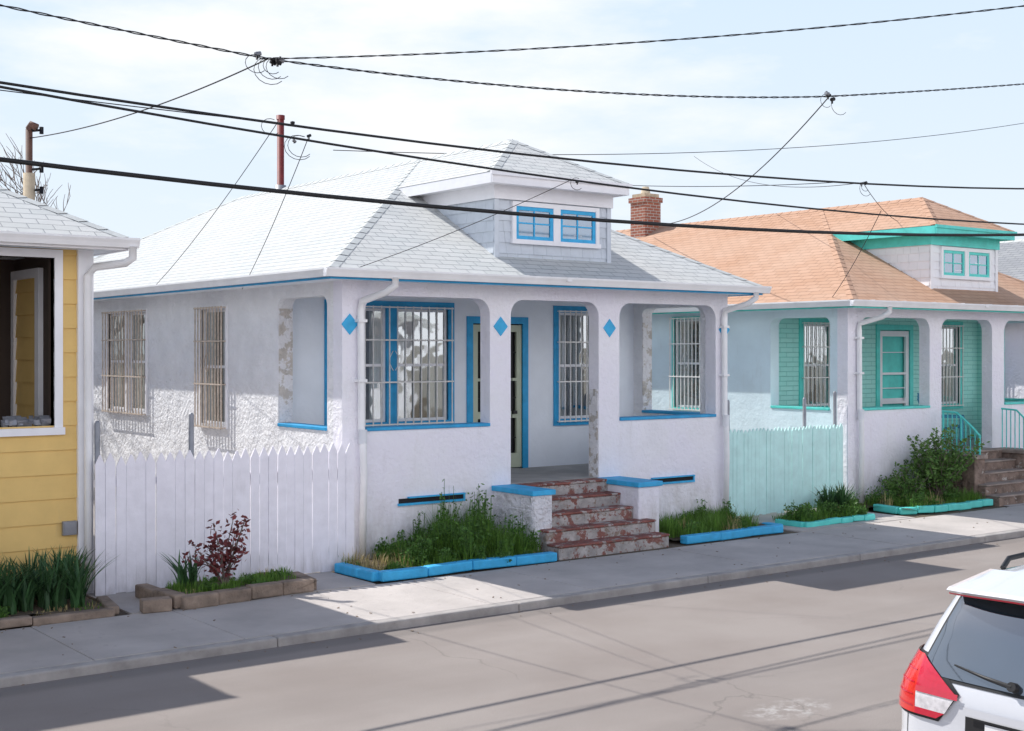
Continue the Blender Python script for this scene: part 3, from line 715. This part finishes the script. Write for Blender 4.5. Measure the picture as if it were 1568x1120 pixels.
# ------------------------------------------------------------------ overhead wires
def samp(f,x0,x1,n=60): return [f(x0+(x1-x0)*i/n) for i in range(n+1)]
def wire(name,pts,r,n=8): b=MB(); b.tube(pts,r,n); return b.build(name,m_wire)
def sag(p,q,s,n=40):
    p=Vector(p);q=Vector(q); return [p.lerp(q,i/n)-Vector((0,0,4*s*(i/n)*(1-i/n))) for i in range(n+1)]
def twist(name,pts,r=.0065,rad=.0085,pitch=.45):
    b=MB(); P=[Vector(p) for p in pts]; dist=0; out=[[],[]]; fine=[]
    for i in range(len(P)-1):
        L=(P[i+1]-P[i]).length; k=max(1,int(L/.06))
        for j in range(k): fine.append(P[i].lerp(P[i+1],j/k))
    fine.append(P[-1]); prev=fine[0]
    for p in fine:
        dist+=(p-prev).length; prev=p; a=dist/pitch*6.283
        for s in(0,1): out[s].append(p+Vector((0,math.cos(a+s*3.14159)*rad,math.sin(a+s*3.14159)*rad)))
    for o in out: b.tube(o,r,5)
    return b.build(name,m_wire)
wire('telephone_cable',samp(lambda x:(x,13.6,4.585+.0028*(x-10.8)**2),-25,60),.025)
wire('power_line',samp(lambda x:(x,13.6,5.36+.003*(x-10.3)**2),-25,60),.015)
wire('power_line.001',samp(lambda x:(x,13.55,5.02+.0028*(x-16)**2),-25,60),.014)
N1=Vector((6.31,12.5,5.84)); N2=Vector((15.23,12.5,6.49))
twist('service_drop_cable',sag((-6,12.5,6.75),N1,.1)); twist('service_drop_cable.001',sag(N1,N2,.14)); twist('service_drop_cable.002',sag(N2,(40,12.5,11.2),.25))
twist('service_drop_cable.003',sag(N1,(16.0,5.6,7.05),.22),.005,.0065)
wire('service_drop',sag(N1,(5.98,19.2,5.85),.12),.008,6); wire('service_drop.001',sag(N2,(23.6,25.5,6.15),.6),.009,6)
wire('service_drop.002',sag((7.0,13.6,5.42),(9.1,22.5,3.9),.1),.005,5); wire('service_drop.003',sag((7.35,13.55,5.25),(9.3,19.3,3.8),.08),.005,5)
wire('service_drop.004',sag((11.3,13.55,5.1),(9.3,16.2,3.9),.06),.005,5); wire('service_drop.005',sag((-5,14.5,5.9),(6.9,13.6,5.4),.1),.006,5)
wire('service_drop.006',sag((60,30,14.5),(17,30,8.0),1.0),.011,5)
wire('service_drop.007',sag((16.9,13.6,5.5),(14,20,6.1),.15),.006,5); wire('service_drop.008',sag((17.8,13.55,5.1),(20.6,17,3.7),.1),.006,5)
wire('service_drop.009',sag((5.98,19.2,5.85),(9.3,30,4.2),.2),.006,5)
wire('service_drop.010',sag((17.4,13.6,5.53),(27.5,20,6.0),.25),.006,5); wire('service_drop.011',sag((30,30,9),(17.4,13.6,5.53),.4),.006,5)
def splice(name,c,loops=3,k=3,s=.7):
    b=MB(); c=Vector(c)
    for i in range(k):
        p=c+Vector((U(-.18,.18)*s*1.3,U(-.03,.03),U(-.04,.03))); b.tube([p,p+Vector((.06*s,0,U(-.02,.02)))],.024*s,8,i%2)
        b.tube([p+Vector((.02,0,-.05*s)),p+Vector((.02,0,.03*s))],.013*s,6,0)
    for q in range(loops):
        r=U(.07,.15); o=c+Vector((U(-.15,.2),U(-.05,.05),-r*.8)); b.tube([o+Vector((r*1.3*math.cos(t*.4),0,r*math.sin(t*.4))) for t in range(3,15)],.004,5,0)
    return b.build(name,[m_wire,m_metal])
splice('cable_splice',N1,5,5,1); splice('cable_splice.001',N2,2,3,1.1); splice('cable_splice.002',(7.0,13.6,5.42),1,1); splice('cable_splice.003',(7.3,13.55,5.25),2,2); splice('cable_splice.004',(11.3,13.55,5.1),1,1); splice('cable_splice.005',(17.4,13.6,5.53),2,2)

# ------------------------------------------------------------------ car
CAR=empty('silver_white_suv',(6.87,4.40,-.3))
tab=[(.20,.16,4.38,.80,.30),(.30,.05,4.5,.88,.32),(.50,.0,4.57,.915,.34),(.60,.01,4.57,.92,.34),(.655,.05,4.56,.92,.32),(.70,.085,4.55,.922,.30),(.85,.10,4.5,.922,.28),(.97,.105,4.3,.905,.27),(1.04,.12,3.75,.885,.26),(1.12,.15,3.3,.85,.25),(1.40,.28,2.8,.745,.24),(1.57,.37,2.45,.665,.22),(1.655,.43,2.28,.61,.22),(1.70,.52,2.12,.53,.25),(1.735,.72,1.95,.42,.28),(1.75,1.0,1.7,.25,.25)]
def lev(h):
    if h<=tab[0][0]: return tab[0][1:]
    for a,b in zip(tab,tab[1:]):
        if h<=b[0]:
            t=(h-a[0])/(b[0]-a[0]); return tuple(a[i]+(b[i]-a[i])*t for i in range(1,5))
    return tab[-1][1:]
def cpt(h,s,off=0):
    xr,xf,w,r=lev(h); sg=1 if s>=0 else -1; s=abs(s); L1=w-r
    if s<L1: y=s;x=xr;n=(-1,0)
    elif s<L1+r*math.pi/2:
        a=(s-L1)/r; y=L1+r*math.sin(a); x=xr+r*(1-math.cos(a)); n=(-math.cos(a),math.sin(a))
    else: y=w; x=xr+r+(s-L1-r*math.pi/2); n=(0,1)
    x+=.05*(y/w)**2
    return (x+n[0]*off,sg*(y+n[1]*off),h+ (off*.3))
m_paint=M('silver_white_car_paint',(.66,.67,.71),.24,.02,2,coat=1.0)
m_cglass=M('car_glass',(.03,.04,.055),.03,.3,2,spec=1.0,coat=1,ior=2.0)
m_blk=M('black_plastic',(.02,.02,.022),.5)
m_tred=M('tail_lamp_red',(.6,.01,.04),.12,.1,30,coat=1)
m_tor=M('tail_lamp_orange_red',(.7,.03,.025),.15,.1,30,coat=1)
m_tcl=M('tail_lamp_clear',(.75,.72,.74),.12,.25,30,coat=1)
m_tyre=M('tyre_rubber',(.02,.02,.02),.85); m_rim=M('alloy_rim',(.5,.5,.52),.3,.05,3,metal=.9)
hs=[]
for a,b in zip(tab,tab[1:]):
    k=max(1,int(round((b[0]-a[0])/.04))); hs+=[a[0]+(b[0]-a[0])*i/k for i in range(k)]
hs.append(tab[-1][0])
def ring(h):
    xr,xf,w,r=lev(h); L1=w-r; half=[]
    for i in range(7): half.append(cpt(h,L1*i/7)[:2])
    for i in range(9): half.append(cpt(h,L1+r*math.pi/2*i/9)[:2])
    rf=min(.5,w*.8); xs=xr+r+.05; xe=xf-rf
    for i in range(16): half.append((xs+(xe-xs)*i/16,w))
    for i in range(10):
        a=math.pi/2*i/9; half.append((xe+rf*math.sin(a),w-rf+rf*math.cos(a)))
    for i in range(1,6): half.append((xf,(w-rf)*(1-i/5)))
    return [(x,y,h) for x,y in half]+[(x,-y,h) for x,y in half[-2:0:-1]]
body=MB(); rings=[ring(h) for h in hs]; n=len(rings[0])
for rg in rings: body.v+=rg
for i in range(len(rings)-1):
    for j in range(n): body.f.append((i*n+j,i*n+(j+1)%n,(i+1)*n+(j+1)%n,(i+1)*n+j)); body.m.append(0); body.uv.append(None); body.sm.append(True)
for e in(0,len(rings)-1): body.f.append(tuple(e*n+j for j in range(n))); body.m.append(0 if e else 1); body.uv.append(None); body.sm.append(False)
body.build('body',[m_paint,m_blk],CAR)
def patch(name,h0,h1,s0,s1,off,mat,nh=10,ns=24):
    b=MB()
    for i in range(nh+1):
        for j in range(ns+1): b.v.append(cpt(h0+(h1-h0)*i/nh,s0((i/nh))+(s1(i/nh)-s0(i/nh))*j/ns,off))
    for i in range(nh):
        for j in range(ns):
            a=i*(ns+1)+j; b.f.append((a,a+1,a+ns+2,a+ns+1)); b.m.append(0); b.uv.append(None); b.sm.append(True)
    return b.build(name,mat,CAR)
patch('rear_window_seal',1.09,1.615,lambda t:-(.70-.16*t),lambda t:(.70-.16*t),.004,m_blk)
patch('rear_window',1.11,1.60,lambda t:-(.675-.16*t),lambda t:(.675-.16*t),.009,m_cglass)
patch('side_glass',1.12,1.54,lambda t:1.25-.15*t,lambda t:3.2-.55*t,.006,m_cglass)
patch('side_glass_right',1.12,1.54,lambda t:-(1.25-.15*t),lambda t:-(3.2-.55*t),.006,m_cglass)
def lamp(sg):
    pre='left' if sg>0 else 'right'
    patch(pre+'_tail_lamp_outer',.86,1.21,lambda t:sg*(.66+.0*t),lambda t:sg*(1.12+.08*t),.02,m_tor)
    patch(pre+'_tail_lamp_upper',1.02,1.21,lambda t:sg*(.36+.3*t),lambda t:sg*.66,.021,m_tred,6,8)
    patch(pre+'_tail_lamp_reverse',.9,1.02,lambda t:sg*(.44-.08*t),lambda t:sg*.66,.019,m_tcl,6,8)
    patch(pre+'_tail_lamp_edge',.86,.9,lambda t:sg*(.5-.06*t),lambda t:sg*.66,.02,m_tred,3,8)
    patch(pre+'_tail_lamp_rim',.995,1.03,lambda t:sg*(.35),lambda t:sg*.66,.025,m_tred,2,8)
    patch(pre+'_tail_lamp_seal',.845,1.222,lambda t:sg*(.49-.14*min(1,t*2)+.5*max(0,t-.5)),lambda t:sg*(1.14+.08*t),.006,m_blk)
    for i in range(4): patch(pre+'_tail_lamp_rib_%d'%i,.9+.07*i,.908+.07*i,lambda t:sg*.68,lambda t:sg*1.1,.024,m_tred,1,12)
lamp(1); lamp(-1)
patch('tailgate_seam_left',.66,1.09,lambda t:.735,lambda t:.742,.003,m_blk,8,2); patch('tailgate_handle_trim',.93,.97,lambda t:-.3,lambda t:.3,.03,m_paint,3,10)
patch('licence_recess',.74,.92,lambda t:-.3,lambda t:.3,.003,m_blk,3,8)
patch('licence_plate',.76,.9,lambda t:-.16,lambda t:.16,.012,m_gut,3,4)
patch('lower_bumper_plastic',.2,.46,lambda t:-1.9,lambda t:1.9,.004,m_blk,6,60)
sp=MB()
def spr(x,h,w): return [(x+.12*(abs(t))**3,w*t,h-.03*t*t) for t in [i/12 for i in range(-12,13)]]
A1=spr(.22,1.665,.575);A2=spr(.6,1.745,.53);B1=spr(.22,1.63,.575);B2=spr(.55,1.63,.55);C1=spr(.2,1.647,.58)
for i in range(24):
    sp.face([C1[i],C1[i+1],A1[i+1],A1[i]],0,None,True); sp.face([A1[i],A1[i+1],A2[i+1],A2[i]],0,None,True); sp.face([C1[i+1],C1[i],B1[i],B1[i+1]],0,None,True); sp.face([B1[i+1],B1[i],B2[i],B2[i+1]],1)
for q in(0,24): sp.face([C1[q],A1[q],A2[q],B2[q],B1[q]],0)
for i in range(24): sp.face([(B1[i][0]+.004,B1[i][1],B1[i][2]-.011),(B1[i+1][0]+.004,B1[i+1][1],B1[i+1][2]-.011),B1[i+1],B1[i]],2)
sp.build('roof_spoiler',[m_paint,m_blk,m_tred],CAR)
w=MB(); w.tube([cpt(1.14,.0,.04),cpt(1.16,.2,.035),cpt(1.19,.42,.02)],[.014,.01,.006],8); w.tube([cpt(1.14,0,0),cpt(1.14,0,.05)],.03,10); w.build('rear_wiper',m_blk,CAR)
w=MB()
for sg in(1,-1): w.tube([(.78,sg*.48,1.72),(.88,sg*.5,1.77),(1.5,sg*.51,1.79),(2.1,sg*.51,1.76),(2.2,sg*.51,1.66)],.018,8)
w.build('roof_rails',m_blk,CAR)
w=MB(); w.prism([(.8,1.72),(1.02,1.735),(.98,1.75),(.82,1.82),(.79,1.82)],lambda a,d,z:(a,d,z),-.015,.015); w.build('shark_fin_antenna',m_blk,CAR)
for nm,x,yy in(('rear_left_wheel',.95,.83),('rear_right_wheel',.95,-.83),('front_left_wheel',3.6,.83),('front_right_wheel',3.6,-.83)):
    w=MB(); sg=1 if yy>0 else -1; w.tube([(x,yy-.1*sg,.34),(x,yy+.07*sg,.34),(x,yy+.1*sg,.34)],[.34,.34,.31],32,0); w.tube([(x,yy+.08*sg,.34),(x,yy+.105*sg,.34)],.22,24,1)
    for k in range(5):
        a=k*1.2566; w.obox((x+.11*math.cos(a),yy+.11*sg,.34+.11*math.sin(a)),[(.1*math.cos(a),0,.1*math.sin(a)),(-.02*math.sin(a),0,.02*math.cos(a)),(0,.008,0)],1)
    w.build(nm,[m_tyre,m_rim],CAR)
w=MB()
for sg in(1,-1): w.obox((3.0,sg*.98,1.1),[(.06,0,0),(0,.1,0),(0,0,.07)])
w.build('door_mirrors',m_paint,CAR,bevel=.03)

# ------------------------------------------------------------------ camera, light, sky
cam=bpy.data.cameras.new('camera'); co=bpy.data.objects.new('camera',cam); scene.collection.objects.link(co)
co.location=(0,0,2.8); co.rotation_euler=(math.radians(90),0,-math.atan2(.6046,.7965))
cam.lens=46.74; cam.sensor_width=36; cam.shift_y=-.0128; cam.clip_end=3000; cam.clip_start=.1
scene.camera=co
d=Vector((.33,-.84,-1)).normalized()
sl=bpy.data.lights.new('sun','SUN'); sl.energy=5; sl.angle=math.radians(.5); sl.color=(1,.97,.92)
so=bpy.data.objects.new('sun',sl); scene.collection.objects.link(so); so.rotation_euler=d.to_track_quat('-Z','Y').to_euler()
W=bpy.data.worlds.new('World'); scene.world=W; W.use_nodes=True; t=W.node_tree
bg=t.nodes['Background']; sk=t.nodes.new('ShaderNodeTexSky'); sk.sky_type='NISHITA'; sk.sun_disc=False
sk.sun_elevation=math.asin(-d.z); sk.sun_rotation=math.atan2(-.33,.84); sk.air_density=1.0; sk.dust_density=1.0; sk.ozone_density=1.2
tc=node(t,'ShaderNodeTexCoord').outputs['Generated']; mp=node(t,'ShaderNodeMapping'); mp.inputs['Scale'].default_value=(1,1,3.2); mp.inputs['Location'].default_value=(.35,.1,0); t.links.new(tc,mp.inputs[0])
sx=node(t,'ShaderNodeSeparateXYZ'); t.links.new(tc,sx.inputs[0]); Z=sx.outputs[2]
hz=ramp(t,Z,.28,.62,.97,.0)
hcol=mixc(t,ramp(t,Z,.0,.3),(5.9,6.4,6.95),(4.7,5.75,6.95))
col=mixc(t,hz,sk.outputs[0],hcol)
cf=math_(t,'MULTIPLY',ramp(t,noise(t,mp.outputs[0],2.4,9,.58),.46,.62),ramp(t,Z,.5,.3))
col=mixc(t,math_(t,'MULTIPLY',cf,.88),col,(7.2,7.15,7.2))
# unseen bright sky area added behind the camera to lighten the shaded house fronts
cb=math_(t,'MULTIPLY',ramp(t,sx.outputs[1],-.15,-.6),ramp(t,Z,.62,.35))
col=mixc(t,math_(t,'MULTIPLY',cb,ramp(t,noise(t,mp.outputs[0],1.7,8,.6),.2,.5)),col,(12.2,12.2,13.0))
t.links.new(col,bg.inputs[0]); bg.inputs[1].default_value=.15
scene.view_settings.view_transform='Standard'; scene.view_settings.look='None'; scene.view_settings.exposure=0
